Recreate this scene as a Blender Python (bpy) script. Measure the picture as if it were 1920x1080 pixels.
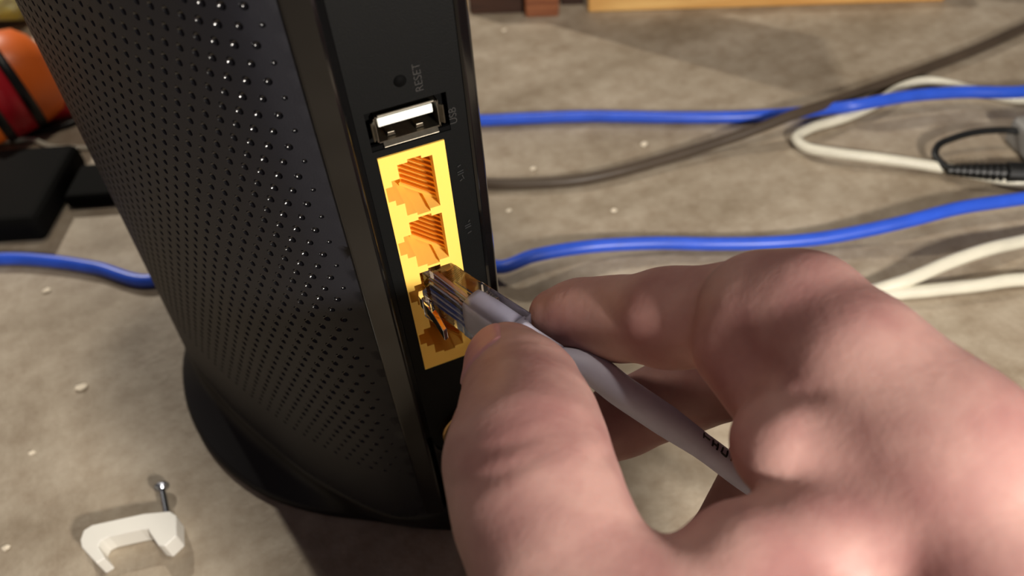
import bpy, bmesh, math, random
import numpy as np
from mathutils import Vector, Matrix

# ------------------------------------------------------------------ clear
for o in list(bpy.data.objects):
    bpy.data.objects.remove(o, do_unlink=True)
SC = bpy.context.scene
COL = SC.collection
MM = 0.001
random.seed(7)

# ------------------------------------------------------------------ camera
CAM = np.array([-18.183, -123.585, 235.121])              # millimetres
ROT = np.array([[0.920626, -0.319084, 0.22502], [-0.385472, -0.651076, 0.653843], [-0.062126, -0.688684, -0.722395]])              # world = ROT @ (right, down, forward)
FOC = 1500.0                         # focal length in pixels of the 1920 px wide frame
cd = bpy.data.cameras.new('camera')
cd.sensor_width = 36.0
cd.lens = FOC / 1920.0 * 36.0
cd.clip_start = 0.004
cd.clip_end = 20
cd.dof.use_dof = True
cd.dof.focus_distance = 0.168
cd.dof.aperture_fstop = 15.0
cam = bpy.data.objects.new('camera', cd)
COL.objects.link(cam)
m4 = Matrix.Identity(4)
for i in range(3):
    m4[i][0] = ROT[i, 0]
    m4[i][1] = -ROT[i, 1]
    m4[i][2] = -ROT[i, 2]
    m4[i][3] = CAM[i] * MM
cam.matrix_world = m4
SC.camera = cam

# ------------------------------------------------------------------ colour management
vs = SC.view_settings
vs.view_transform = 'Standard'
vs.look = 'None'
vs.gamma = 1.0
vs.use_curve_mapping = False
vs.exposure = 0.0

# ------------------------------------------------------------------ world
w = bpy.data.worlds.new('dim_room')
SC.world = w
w.use_nodes = True
bg = w.node_tree.nodes['Background']
bg.inputs[0].default_value = (0.74, 0.60, 0.66, 1)
bg.inputs[1].default_value = 0.09


# ------------------------------------------------------------------ lamps of the room
def lamp(name, kind, loc, energy, color, size, target=None):
    ld = bpy.data.lights.new(name, kind)
    ld.energy = energy
    ld.color = color
    if kind == 'AREA':
        ld.shape = 'DISK'
        ld.size = size
    else:
        ld.shadow_soft_size = size
    o = bpy.data.objects.new(name, ld)
    COL.objects.link(o)
    o.location = Vector(loc) * MM
    if target:
        d = (Vector(target) - Vector(loc)).normalized()
        o.rotation_euler = d.to_track_quat('-Z', 'Y').to_euler()
    return o

















lamp('ceiling_bulb', 'POINT', (140, 110, 1250), 15.0, (1.0, 0.90, 0.75), 0.05)
lamp('wall_lamp', 'POINT', (-230, 880, 620), 20.0, (1.0, 0.93, 0.81), 0.012)
lamp('head_lamp', 'POINT', (99, -342, 263), 9.6, (1.0, 0.93, 0.84), 0.022)


# ------------------------------------------------------------------ materials
def lin(c):
    out = []
    for v in c:
        v = v / 255.0
        out.append(v / 12.92 if v <= 0.04045 else ((v + 0.055) / 1.055) ** 2.4)
    return tuple(out) + (1.0,)


def mat(name, rgb, rough=0.5, spec=0.5, metal=0.0, vary=0.0, scale=200.0, bump=0.0, bscale=800.0,
        trans=0.0, ior=1.45, sss=0.0, sss_r=(1, 0.35, 0.2), sss_s=0.003, coat=0.0, rgb2=None):
    m = bpy.data.materials.new(name)
    m.use_nodes = True
    nt = m.node_tree
    b = nt.nodes['Principled BSDF']
    b.inputs['Base Color'].default_value = lin(rgb)
    b.inputs['Roughness'].default_value = rough
    b.inputs['Specular IOR Level'].default_value = spec
    b.inputs['Metallic'].default_value = metal
    b.inputs['IOR'].default_value = ior
    b.inputs['Transmission Weight'].default_value = trans
    b.inputs['Coat Weight'].default_value = coat
    if sss:
        b.inputs['Subsurface Weight'].default_value = sss
        b.inputs['Subsurface Radius'].default_value = sss_r
        b.inputs['Subsurface Scale'].default_value = sss_s
    tc = nt.nodes.new('ShaderNodeTexCoord')
    if vary or rgb2:
        nz = nt.nodes.new('ShaderNodeTexNoise')
        nz.inputs['Scale'].default_value = scale
        nz.inputs['Detail'].default_value = 5
        nt.links.new(tc.outputs['Object'], nz.inputs['Vector'])
        cr = nt.nodes.new('ShaderNodeValToRGB')
        c0 = lin(rgb)
        c1 = lin(rgb2) if rgb2 else tuple(max(0, v * (1 - vary)) for v in c0[:3]) + (1,)
        cr.color_ramp.elements[0].position = 0.35
        cr.color_ramp.elements[1].position = 0.65
        cr.color_ramp.elements[0].color = c1
        cr.color_ramp.elements[1].color = c0
        nt.links.new(nz.outputs['Fac'], cr.inputs['Fac'])
        nt.links.new(cr.outputs['Color'], b.inputs['Base Color'])
    if bump:
        nb = nt.nodes.new('ShaderNodeTexNoise')
        nb.inputs['Scale'].default_value = bscale
        nb.inputs['Detail'].default_value = 4
        nt.links.new(tc.outputs['Object'], nb.inputs['Vector'])
        bp = nt.nodes.new('ShaderNodeBump')
        bp.inputs['Strength'].default_value = bump
        bp.inputs['Distance'].default_value = 0.0004
        nt.links.new(nb.outputs['Fac'], bp.inputs['Height'])
        nt.links.new(bp.outputs['Normal'], b.inputs['Normal'])
    return m


def floor_material():
    m = bpy.data.materials.new('concrete')
    m.use_nodes = True
    nt = m.node_tree
    b = nt.nodes['Principled BSDF']
    b.inputs['Roughness'].default_value = 0.62
    b.inputs['Specular IOR Level'].default_value = 0.35
    tc = nt.nodes.new('ShaderNodeTexCoord')

    def noise(scale, detail, rough=0.55, stretch=None):
        n = nt.nodes.new('ShaderNodeTexNoise')
        n.inputs['Scale'].default_value = scale
        n.inputs['Detail'].default_value = detail
        n.inputs['Roughness'].default_value = rough
        if stretch:
            mp = nt.nodes.new('ShaderNodeMapping')
            mp.inputs['Scale'].default_value = stretch
            mp.inputs['Rotation'].default_value = (0, 0, 0.4)
            nt.links.new(tc.outputs['Object'], mp.inputs['Vector'])
            nt.links.new(mp.outputs['Vector'], n.inputs['Vector'])
        else:
            nt.links.new(tc.outputs['Object'], n.inputs['Vector'])
        return n
    n1 = noise(14, 6, stretch=(1, 2.4, 1))
    n2 = noise(95, 8, 0.65)
    n3 = noise(330, 3)
    r1 = nt.nodes.new('ShaderNodeValToRGB')
    e = r1.color_ramp.elements
    e[0].position, e[1].position = 0.32, 0.7
    e[0].color, e[1].color = lin((150, 137, 118)), lin((182, 170, 152))
    nt.links.new(n1.outputs['Fac'], r1.inputs['Fac'])
    r2 = nt.nodes.new('ShaderNodeValToRGB')
    e = r2.color_ramp.elements
    e[0].position, e[1].position = 0.3, 0.62
    e[0].color, e[1].color = (0.66, 0.60, 0.54, 1), (1.0, 1.0, 1.0, 1)
    nt.links.new(n2.outputs['Fac'], r2.inputs['Fac'])
    mx = nt.nodes.new('ShaderNodeMixRGB')
    mx.blend_type = 'MULTIPLY'
    mx.inputs[0].default_value = 0.8
    nt.links.new(r1.outputs['Color'], mx.inputs[1])
    nt.links.new(r2.outputs['Color'], mx.inputs[2])
    nt.links.new(mx.outputs['Color'], b.inputs['Base Color'])
    ad = nt.nodes.new('ShaderNodeMath')
    ad.operation = 'ADD'
    nt.links.new(n2.outputs['Fac'], ad.inputs[0])
    nt.links.new(n3.outputs['Fac'], ad.inputs[1])
    bp = nt.nodes.new('ShaderNodeBump')
    bp.inputs['Strength'].default_value = 0.35
    bp.inputs['Distance'].default_value = 0.0012
    nt.links.new(ad.outputs['Value'], bp.inputs['Height'])
    nt.links.new(bp.outputs['Normal'], b.inputs['Normal'])
    return m


def wood_material(name, c0, c1):
    m = bpy.data.materials.new(name)
    m.use_nodes = True
    nt = m.node_tree
    b = nt.nodes['Principled BSDF']
    b.inputs['Roughness'].default_value = 0.6
    tc = nt.nodes.new('ShaderNodeTexCoord')
    mp = nt.nodes.new('ShaderNodeMapping')
    mp.inputs['Scale'].default_value = (6, 6, 60)
    nt.links.new(tc.outputs['Object'], mp.inputs['Vector'])
    wv = nt.nodes.new('ShaderNodeTexNoise')
    wv.inputs['Scale'].default_value = 3
    wv.inputs['Detail'].default_value = 6
    nt.links.new(mp.outputs['Vector'], wv.inputs['Vector'])
    r = nt.nodes.new('ShaderNodeValToRGB')
    r.color_ramp.elements[0].position, r.color_ramp.elements[1].position = 0.35, 0.65
    r.color_ramp.elements[0].color, r.color_ramp.elements[1].color = lin(c0), lin(c1)
    nt.links.new(wv.outputs['Fac'], r.inputs['Fac'])
    nt.links.new(r.outputs['Color'], b.inputs['Base Color'])
    return m


def skin_material():
    m = mat('skin', (214, 158, 140), rough=0.56, spec=0.25, sss=0.25, sss_s=0.003, sss_r=(1.0, 0.34, 0.22))
    nt = m.node_tree
    b = nt.nodes['Principled BSDF']
    tc = nt.nodes['Texture Coordinate'] if 'Texture Coordinate' in nt.nodes else nt.nodes.new('ShaderNodeTexCoord')
    n1 = nt.nodes.new('ShaderNodeTexNoise')
    n1.inputs['Scale'].default_value = 70
    n1.inputs['Detail'].default_value = 4
    nt.links.new(tc.outputs['Object'], n1.inputs['Vector'])
    r = nt.nodes.new('ShaderNodeValToRGB')
    r.color_ramp.elements[0].position, r.color_ramp.elements[1].position = 0.36, 0.66
    r.color_ramp.elements[0].color = lin((150, 108, 104))
    r.color_ramp.elements[1].color = lin((176, 138, 130))
    nt.links.new(n1.outputs['Fac'], r.inputs['Fac'])
    nt.links.new(r.outputs['Color'], b.inputs['Base Color'])
    v = nt.nodes.new('ShaderNodeTexVoronoi')
    v.inputs['Scale'].default_value = 900
    nt.links.new(tc.outputs['Object'], v.inputs['Vector'])
    n2 = nt.nodes.new('ShaderNodeTexNoise')
    n2.inputs['Scale'].default_value = 520
    n2.inputs['Detail'].default_value = 5
    nt.links.new(tc.outputs['Object'], n2.inputs['Vector'])
    ad = nt.nodes.new('ShaderNodeMath')
    ad.operation = 'MULTIPLY_ADD'
    ad.inputs[1].default_value = 0.35
    nt.links.new(v.outputs['Distance'], ad.inputs[0])
    nt.links.new(n2.outputs['Fac'], ad.inputs[2])
    bp = nt.nodes.new('ShaderNodeBump')
    bp.inputs['Strength'].default_value = 0.22
    bp.inputs['Distance'].default_value = 0.0003
    nt.links.new(ad.outputs['Value'], bp.inputs['Height'])
    nt.links.new(bp.outputs['Normal'], b.inputs['Normal'])
    return m


M = dict(
    floor=floor_material(),
    skin=skin_material(),
    nail=mat('finger_nail', (172, 122, 124), rough=0.5, spec=0.5, sss=0.3, sss_s=0.002),
    shell=mat('matte_black_plastic', (20, 21, 28), rough=0.55, spec=0.4, bump=0.12, bscale=2500),
    dimple=mat('dimple_black_plastic', (12, 12, 14), rough=0.17, spec=0.6),
    gloss=mat('glossy_black_plastic', (10, 10, 11), rough=0.12, spec=0.6),
    panel=mat('panel_black_plastic', (12, 13, 13), rough=0.5, spec=0.15, bump=0.15, bscale=3000),
    base=mat('base_black_plastic', (20, 19, 19), rough=0.45, spec=0.4),
    letter=mat('raised_black_plastic', (40, 41, 42), rough=0.25, spec=0.7),
    hole=mat('dark_cavity', (4, 4, 4), rough=0.8, spec=0.1),
    steel=mat('usb_steel', (118, 112, 100), rough=0.4, metal=1.0, vary=0.2, scale=900),
    white_pl=mat('white_plastic', (236, 240, 232), rough=0.45),
    yellow=mat('yellow_plastic', (255, 206, 98), rough=0.5, spec=0.35, sss=0.12, sss_s=0.001, sss_r=(1, .6, .2)),
    gold=mat('gold_contact', (214, 150, 62), rough=0.3, metal=0.9),
    brass=mat('brass', (150, 120, 80), rough=0.3, metal=1.0),
    clear=mat('clear_plastic', (246, 246, 250), rough=0.06, trans=1.0, ior=1.5),
    wire_w=mat('pale_blue_wire', (190, 200, 236), rough=0.5),
    wire_b=mat('blue_wire', (70, 96, 190), rough=0.5),
    wire_o=mat('tan_wire', (170, 120, 90), rough=0.5),
    wire_g=mat('dark_wire', (70, 62, 58), rough=0.5),
    greycable=mat('lilac_grey_cable', (186, 184, 204), rough=0.55, vary=0.12, scale=150),
    ink=mat('black_print', (26, 22, 22), rough=0.7),
    blue=mat('blue_cable_jacket', (50, 94, 222), rough=0.34, spec=0.5, vary=0.15, scale=90),
    whitecable=mat('white_cable_jacket', (226, 222, 204), rough=0.4, vary=0.12, scale=70),
    taupe=mat('taupe_cable_jacket', (80, 68, 56), rough=0.45, vary=0.2, scale=60),
    blackrub=mat('black_rubber', (16, 17, 17), rough=0.42, spec=0.5),
    greyblock=mat('grey_plastic', (136, 134, 130), rough=0.5, vary=0.15, scale=80),
    clip=mat('white_nylon', (232, 230, 222), rough=0.42, sss=0.2, sss_s=0.002, sss_r=(1, 1, 1)),
    nailsteel=mat('bright_steel', (170, 174, 182), rough=0.25, metal=1.0),
    pine=wood_material('pine', (222, 166, 92), (250, 206, 130)),
    redwood=wood_material('reddish_wood', (128, 74, 46), (176, 112, 72)),
    darkwood_and_shade=wood_material('dark_wood_and_gap_shade', (52, 32, 24), (74, 46, 32)),
    orange=mat('orange_plastic', (236, 112, 34), rough=0.4, vary=0.12, scale=40),
    red=mat('red_plastic', (190, 26, 40), rough=0.4),
    adapter=mat('adapter_black', (11, 11, 10), rough=0.8, spec=0.08, bump=0.2, bscale=1500),
    bag=mat('grey_yellow_bag', (214, 216, 206), rough=0.35, rgb2=(232, 214, 50), scale=34),
    navy=mat('navy_plastic', (22, 30, 74), rough=0.4),
    chip=mat('pale_chip', (238, 226, 204), rough=0.7, vary=0.1, scale=400),
)


# ------------------------------------------------------------------ mesh helpers (all coordinates in millimetres)
def obj(name, vf, material, parent=None, smooth=False, bevel=0.0, seg=2):
    V, F = vf
    me = bpy.data.meshes.new(name)
    me.from_pydata([tuple(float(c) * MM for c in v) for v in V], [], [tuple(int(i) for i in f) for f in F])
    me.materials.append(material)
    if smooth:
        me.polygons.foreach_set('use_smooth', [True] * len(me.polygons))
    me.update()
    o = bpy.data.objects.new(name, me)
    COL.objects.link(o)
    if parent is not None:
        adopt(o, parent)
    if bevel:
        md = o.modifiers.new('bevel', 'BEVEL')
        md.width = bevel * MM
        md.segments = seg
        md.limit_method = 'ANGLE'
        md.angle_limit = math.radians(35)
        md.harden_normals = False
    return o


def adopt(o, parent):
    o.parent = parent
    if parent.type == 'EMPTY':
        o.matrix_parent_inverse = Matrix.Translation(-parent.location)


def thing(name, label, cat, loc, group=None):
    o = bpy.data.objects.new(name, None)
    COL.objects.link(o)
    o.empty_display_size = 0.01
    o.location = Vector(loc) * MM
    return tag(o, label, cat, group)


def tag(o, label, cat, group=None):
    o['label'] = label
    o['category'] = cat
    if group:
        o['group'] = group
    return o


def structure(o, label=None):
    o['kind'] = 'structure'
    if label:
        o['label'] = label
    return o


def join(*parts):
    V, F = [], []
    for v, f in parts:
        k = len(V)
        V += [tuple(p) for p in v]
        F += [tuple(i + k for i in q) for q in f]
    return V, F


def box(a, b):
    x0, y0, z0 = a
    x1, y1, z1 = b
    V = [(x0, y0, z0), (x1, y0, z0), (x1, y1, z0), (x0, y1, z0), (x0, y0, z1), (x1, y0, z1), (x1, y1, z1), (x0, y1, z1)]
    F = [(0, 3, 2, 1), (4, 5, 6, 7), (0, 1, 5, 4), (1, 2, 6, 5), (2, 3, 7, 6), (3, 0, 4, 7)]
    return V, F


def frame_pts(vf, o, ax, ay, az):
    o, ax, ay, az = map(np.array, (o, ax, ay, az))
    return [tuple(o + p[0] * ax + p[1] * ay + p[2] * az) for p in vf[0]], vf[1]


def catmull(P, n=10, closed=False):
    P = [np.array(p, float) for p in P]
    N = len(P)
    out = []
    rng = range(N if closed else N - 1)
    for i in rng:
        if closed:
            p0, p1, p2, p3 = P[i - 1], P[i], P[(i + 1) % N], P[(i + 2) % N]
        else:
            p1, p2 = P[i], P[i + 1]
            p0 = P[i - 1] if i else 2 * p1 - p2
            p3 = P[i + 2] if i + 2 < N else 2 * p2 - p1
        for k in range(n):
            d0, d1, d2 = (max(np.linalg.norm(b - a), 1e-6) ** 0.5 for a, b in ((p0, p1), (p1, p2), (p2, p3)))
            m1 = (p2 - p1) + d1 * ((p1 - p0) / d0 - (p2 - p0) / (d0 + d1))
            m2 = (p2 - p1) + d1 * ((p3 - p2) / d2 - (p3 - p1) / (d1 + d2))
            t = k / n
            out.append((2 * t ** 3 - 3 * t ** 2 + 1) * p1 + (t ** 3 - 2 * t ** 2 + t) * m1
                       + (3 * t ** 2 - 2 * t ** 3) * p2 + (t ** 3 - t ** 2) * m2)
    if not closed:
        out.append(P[-1])
    return out


def tube(path, r, n=12, cap=True, flat=1.0):
    P = [np.array(p, float) for p in path]
    R = r if hasattr(r, '__len__') else [r] * len(P)
    V, F = [], []
    up = np.array([0, 0, 1.0])
    T = []
    for i in range(len(P)):
        a, b = P[max(i - 1, 0)], P[min(i + 1, len(P) - 1)]
        d = b - a
        T.append(d / (np.linalg.norm(d) + 1e-9))
    if abs(T[0] @ up) > 0.95:
        up = np.array([1.0, 0, 0])
    nrm = up - T[0] * (up @ T[0])
    nrm /= np.linalg.norm(nrm)
    for i, p in enumerate(P):
        nrm = nrm - T[i] * (nrm @ T[i])
        nrm /= np.linalg.norm(nrm) + 1e-9
        bi = np.cross(T[i], nrm)
        for k in range(n):
            a = 2 * math.pi * k / n
            V.append(tuple(p + R[i] * (math.cos(a) * nrm * flat + math.sin(a) * bi)))
    for i in range(len(P) - 1):
        for k in range(n):
            a, b = i * n + k, i * n + (k + 1) % n
            F.append((a, a + n, b + n, b))
    if cap:
        F.append(tuple(range(n)))
        F.append(tuple(len(V) - 1 - k for k in range(n)))
    return V, F


def lathe(prof, o, axis, n=24):
    """profile (distance along axis, radius) turned about an axis"""
    o = np.array(o, float)
    a = np.array(axis, float)
    a /= np.linalg.norm(a)
    u = np.cross(a, (0, 0, 1.0))
    if np.linalg.norm(u) < 0.1:
        u = np.cross(a, (1.0, 0, 0))
    u /= np.linalg.norm(u)
    v = np.cross(a, u)
    V, F = [], []
    for h, r in prof:
        for k in range(n):
            t = 2 * math.pi * k / n
            V.append(tuple(o + a * h + r * (math.cos(t) * u + math.sin(t) * v)))
    for i in range(len(prof) - 1):
        for k in range(n):
            p, q = i * n + k, i * n + (k + 1) % n
            F.append((p, q, q + n, p + n))
    F.append(tuple(reversed(range(n))))
    F.append(tuple(range(len(V) - n, len(V))))
    return V, F


def prism(poly, z0, z1):
    n = len(poly)
    V = [(p[0], p[1], z0) for p in poly] + [(p[0], p[1], z1) for p in poly]
    F = [tuple(reversed(range(n))), tuple(range(n, 2 * n))]
    F += [(i, (i + 1) % n, n + (i + 1) % n, n + i) for i in range(n)]
    return V, F


def grid_solid(xs, zs, solid, y0, y1):
    """front plate cut into cells; only the exposed faces of the solid cells"""
    V, F, idx = [], [], {}

    def vid(i, y, k):
        key = (i, y, k)
        if key not in idx:
            idx[key] = len(V)
            V.append((xs[i], y, zs[k]))
        return idx[key]
    nx, nz = len(xs) - 1, len(zs) - 1
    S = [[solid((xs[i] + xs[i + 1]) / 2, (zs[k] + zs[k + 1]) / 2) for k in range(nz)] for i in range(nx)]

    def s(i, k):
        return 0 <= i < nx and 0 <= k < nz and S[i][k]
    for i in range(nx):
        for k in range(nz):
            if not S[i][k]:
                continue
            F.append((vid(i, y0, k), vid(i + 1, y0, k), vid(i + 1, y0, k + 1), vid(i, y0, k + 1)))
            F.append((vid(i, y1, k), vid(i, y1, k + 1), vid(i + 1, y1, k + 1), vid(i + 1, y1, k)))
            if not s(i - 1, k):
                F.append((vid(i, y0, k), vid(i, y0, k + 1), vid(i, y1, k + 1), vid(i, y1, k)))
            if not s(i + 1, k):
                F.append((vid(i + 1, y0, k), vid(i + 1, y1, k), vid(i + 1, y1, k + 1), vid(i + 1, y0, k + 1)))
            if not s(i, k - 1):
                F.append((vid(i, y0, k), vid(i, y1, k), vid(i + 1, y1, k), vid(i + 1, y0, k)))
            if not s(i, k + 1):
                F.append((vid(i, y0, k + 1), vid(i + 1, y0, k + 1), vid(i + 1, y1, k + 1), vid(i, y1, k + 1)))
    return V, F


# ------------------------------------------------------------------ floor
V, F = [], []
structure(obj('floor', box((-1500, -1200, -20), (1900, 1700, 0)), M['floor']), 'tan mottled concrete floor')

# ------------------------------------------------------------------ ROUTER
router = thing('router', 'tall black wireless router with dimpled curved side and yellow network ports', 'router', (5.5, 75, 0))
ZT = 236.0
side_pts = [(-9.5, 0.3), (-16.0, 2.9), (-21.7, 8.4), (-28.7, 18.2), (-37.0, 31.9), (-43.9, 46.4), (-49.0, 57.6),
            (-55.0, 73.0), (-60.6, 90.0), (-64.0, 107.0), (-62.5, 121.0), (-54.0, 134.0), (-40.0, 143.0), (-20.0, 149.0)]
curve = np.array(catmull(side_pts, 14))
cum = np.concatenate([[0], np.cumsum(np.linalg.norm(np.diff(curve, axis=0), axis=1))])


def flare(z):
    return 1.0 + 0.12 * (178.0 - z) / 163.0


def side(s, z):
    x = np.interp(s, cum, curve[:, 0])
    y = np.interp(s, cum, curve[:, 1])
    return (-9.5 + (x + 9.5) * flare(z), y, z)


def side_normal(s, z):
    a, b = np.array(side(s + 0.4, z)), np.array(side(s - 0.4, z))
    c, d = np.array(side(s, z + 0.4)), np.array(side(s, z - 0.4))
    n = np.cross(c - d, a - b)
    n = n / np.linalg.norm(n)
    return n if n[1] < 0 or n[0] < 0 else -n


# dimpled side: every hexagonal cell is skin around a round opening, with a cup behind the opening
PX, PZ = 3.9, 3.35
Z0, Z1 = 14.0, ZT
S_END = 128.0
SV, SF, sidx = [], [], {}


def sv(s, z):
    s = min(max(s, 0.0), S_END)
    z = min(max(z, Z0), Z1)
    key = (round(s, 2), round(z, 2))
    if key not in sidx:
        sidx[key] = len(SV)
        SV.append(side(s, z))
    return sidx[key]


dots = []
rows = int((Z1 - Z0) / PZ) + 2
for r in range(-1, rows):
    zc = Z0 + r * PZ
    off = 0.0 if r % 2 else PX / 2
    for c in range(-1, int(S_END / PX) + 2):
        s0 = 1.5 + c * PX + off
        h = PZ * 2 / 3
        hexc = [(s0, zc + h), (s0 + PX / 2, zc + h / 2), (s0 + PX / 2, zc - h / 2),
                (s0, zc - h), (s0 - PX / 2, zc - h / 2), (s0 - PX / 2, zc + h / 2)]
        ring = []
        for i in range(6):
            a, b = hexc[i], hexc[(i + 1) % 6]
            ring += [a, ((a[0] + b[0]) / 2, (a[1] + b[1]) / 2)]
        out = [sv(*p) for p in ring]
        rad = 0.0
        if 2.5 < s0 < S_END - 4 and 40 < zc < ZT - 8:
            rad = 0.90 if s0 > 8 else (0.78 if s0 > 5 else 0.52)
            if zc < 52:
                rad *= 0.8
        if rad:
            inn = []
            for p in ring:
                d = math.hypot(p[0] - s0, p[1] - zc)
                inn.append(sv(s0 + (p[0] - s0) / d * rad, zc + (p[1] - zc) / d * rad))
            for i in range(12):
                j = (i + 1) % 12
                SF.append((out[i], inn[i], inn[j], out[j]))
            dots.append((s0, zc, rad))
        else:
            f = []
            for v in out:
                if not f or f[-1] != v:
                    f.append(v)
            if f[0] == f[-1]:
                f.pop()
            g = []
            for v in f:
                if v not in g:
                    g.append(v)
            if len(g) >= 3:
                SF.append(tuple(reversed(g)))
SF = [tuple(dict.fromkeys(f)) for f in SF]
SF = [f for f in SF if len(f) >= 3]
skin = obj('dimpled_side', (SV, SF), M['shell'], router, smooth=True)
skin['label'] = 'matte black curved side covered in small round dimples'

# dimple cup, unit radius, opening towards +z
cv, cf = [], []
NS = 10
for h, rr in ((-0.04, 1.12), (-0.42, 0.92), (-0.80, 0.55)):
    for k in range(NS):
        a = 2 * math.pi * k / NS
        cv.append((rr * math.cos(a), rr * math.sin(a), h))
cv.append((0, 0, -0.95))
for i in range(2):
    for k in range(NS):
        a, b = i * NS + k, i * NS + (k + 1) % NS
        cf.append((a, b, b + NS, a + NS))
for k in range(NS):
    cf.append((2 * NS + k, 2 * NS + (k + 1) % NS, 3 * NS))


def dot_frame(s0, zc):
    n = side_normal(s0, zc)
    u = np.cross((0, 0, 1.0), n)
    u /= np.linalg.norm(u)
    return np.array(side(s0, zc)), u, np.cross(n, u), n


def shown(d):
    """apparent size of a dimple in the photograph, to pick the ones built as parts of their own"""
    p, u, v, n = dot_frame(d[0], d[1])
    q = ROT.T @ (p - CAM)
    x, y = 960 + FOC * q[0] / q[2], 540 + FOC * q[1] / q[2]
    face = float(n @ ((CAM - p) / np.linalg.norm(CAM - p)))
    if x < -10 or x > 1930 or y < -10 or y > 1090 or face < 0.03:
        return 0.0
    return d[2] * face / q[2] ** 2


dots.sort(key=shown, reverse=True)
proto = None
for s0, zc, rad in dots[:300]:
    p, u, v, n = dot_frame(s0, zc)
    if proto is None:
        proto = o = obj('dimple', (cv, cf), M['dimple'], skin, smooth=True)
    else:
        o = proto.copy()
        COL.objects.link(o)
    mw = Matrix.Identity(4)
    for i in range(3):
        mw[i][0], mw[i][1], mw[i][2], mw[i][3] = u[i] * rad, v[i] * rad, n[i] * rad, p[i] * MM
    o.matrix_basis = mw
parts = []
for s0, zc, rad in dots[300:]:
    p, u, v, n = dot_frame(s0, zc)
    parts.append(([tuple(p + rad * (q[0] * u + q[1] * v + q[2] * n)) for q in cv], cf))
fld = obj('dimple_field', join(*parts), M['dimple'], skin, smooth=True)
fld['kind'] = 'stuff'


# the rest of the housing
def outline(z):
    L = [side(s, z)[:2] for s in np.linspace(S_END - 1, cum[-1], 10)]
    L += [(0.0, 150.5), (14.0, 149.0), (21.5, 143.0), (22.5, 120.0), (22.3, 60.0), (20.9, 8.0), (20.9, 1.2)]
    return L


zl = [Z0, 60, 120, 180, ZT]
HV, HF = [], []
for z in zl:
    HV += [(x, y, z) for x, y in outline(z)]
nO = len(outline(0))
for i in range(len(zl) - 1):
    for k in range(nO - 1):
        HF.append((i * nO + k, i * nO + k + 1, (i + 1) * nO + k + 1, (i + 1) * nO + k))
obj('housing', (HV, HF), M['shell'], router, smooth=True)
full_top = [side(s, ZT)[:2] for s in np.linspace(0, S_END - 1, 40)] + outline(ZT)
top = prism(full_top, ZT - 1.5, ZT + 3)
obj('top_cover', top, M['gloss'], router, bevel=1.0)

# base: foot that follows the body, wider at the sides
body_o = [side(s, Z0)[:2] for s in np.linspace(0, cum[-1], 40)] + [(0.0, 150.5), (14.0, 149.0), (21.5, 143.0), (22.5, 120.0), (22.3, 60.0), (20.9, 8.0), (20.9, 1.2)]
bpts = [(-3.5, -0.5), (-12, 4.0), (-24.0, 12.0), (-40.5, 22.5), (-53.5, 34.0), (-63.5, 47.5), (-70.5, 62.0), (-74.3, 77.0), (-75.5, 92.0), (-73.5, 110.0), (-66.0, 128.0), (-52.0, 143.0), (-32.0, 154.0), (-10.0, 158.0)]
bc = np.array(catmull(bpts, 12))
bcum = np.concatenate([[0], np.cumsum(np.linalg.norm(np.diff(bc, axis=0), axis=1))])
base_o = [(np.interp(t, bcum, bc[:, 0]), np.interp(t, bcum, bc[:, 1])) for t in np.linspace(0, bcum[-1], 40)]
base_o += [(2.0, 158.5), (18.0, 156.0), (26.5, 147.0), (27.5, 120.0), (27.0, 60.0), (24.0, 8.0), (20.0, -0.8)]
nb = len(base_o)
BV, BF = [], []
rings = [(0.0, 1.0, 0.0), (0.0, 0.0, 0.6), (0.0, 0.0, 2.6), (0.12, 0.0, 3.6), (0.72, 0.0, 6.0), (0.97, 0.0, 9.5), (1.0, 0.0, 15.0)]
for t, ins, z in rings:
    for (bx, by), (sx, sy) in zip(base_o, body_o):
        x, y = bx + (sx - bx) * t, by + (sy - by) * t
        if ins:
            x, y = x + (5 - x) * 0.012, y + (75 - y) * 0.012
        BV.append((x, y, z))
for i in range(len(rings) - 1):
    for k in range(nb):
        a, b = i * nb + k, i * nb + (k + 1) % nb
        BF.append((a, a + nb, b + nb, b))
BF.append(tuple(range(nb)))
BF.append(tuple((len(rings) - 1) * nb + nb - 1 - k for k in range(nb)))
obj('base', (BV, BF), M['base'], router, smooth=True)

# glossy bezel round the back panel
ZB = 44.0
obj('bezel', prism([(-9.7, 0.2), (-9.4, -0.7), (-4.9, -2.3), (-4.2, -2.2), (-2.6, 0.1), (-2.6, 1.8), (-9.0, 1.8)], 16, ZT - 1.5), M['gloss'], router, bevel=0.25)
obj('bezel', prism([(18.4, 1.8), (18.4, 0.1), (19.0, -0.5), (20.7, -0.5), (21.1, 0.2), (21.0, 1.8)], 16, ZT - 1.5), M['gloss'], router, bevel=0.2)
low = [(-2.6, ZB - 30), (18.4, ZB - 30), (18.4, ZB + 1.0)] + [(17 - 0.0 * k, ZB) for k in range(1)] + [(3, ZB), (0.0, ZB + 1.2), (-1.8, ZB + 4.2), (-2.6, ZB + 9)]
LV = [(x, -1.6, z) for x, z in low] + [(x, 2.0, z) for x, z in low]
n = len(low)
LF = [tuple(range(n)), tuple(reversed(range(n, 2 * n)))] + [(i, n + i, n + (i + 1) % n, (i + 1) % n) for i in range(n)]
obj('lower_cover', (LV, LF), M['gloss'], router, bevel=0.3)
for zz in (24.0, 20.5, 17.5):
    obj('vent_slot', box((-1.2, -1.75, zz), (17.0, -1.3, zz + 1.1)), M['letter'], router, bevel=0.2)

# back panel with openings for the usb port, the reset hole and the jack block
xs = [-2.6, -0.6, 0.0, 4.6, 9.4, 13.3, 15.0, 18.4]
zs = [40, 80.9, 145.1, 146.6, 155.0, 157.2, 162.0, ZT - 1.5]


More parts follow.
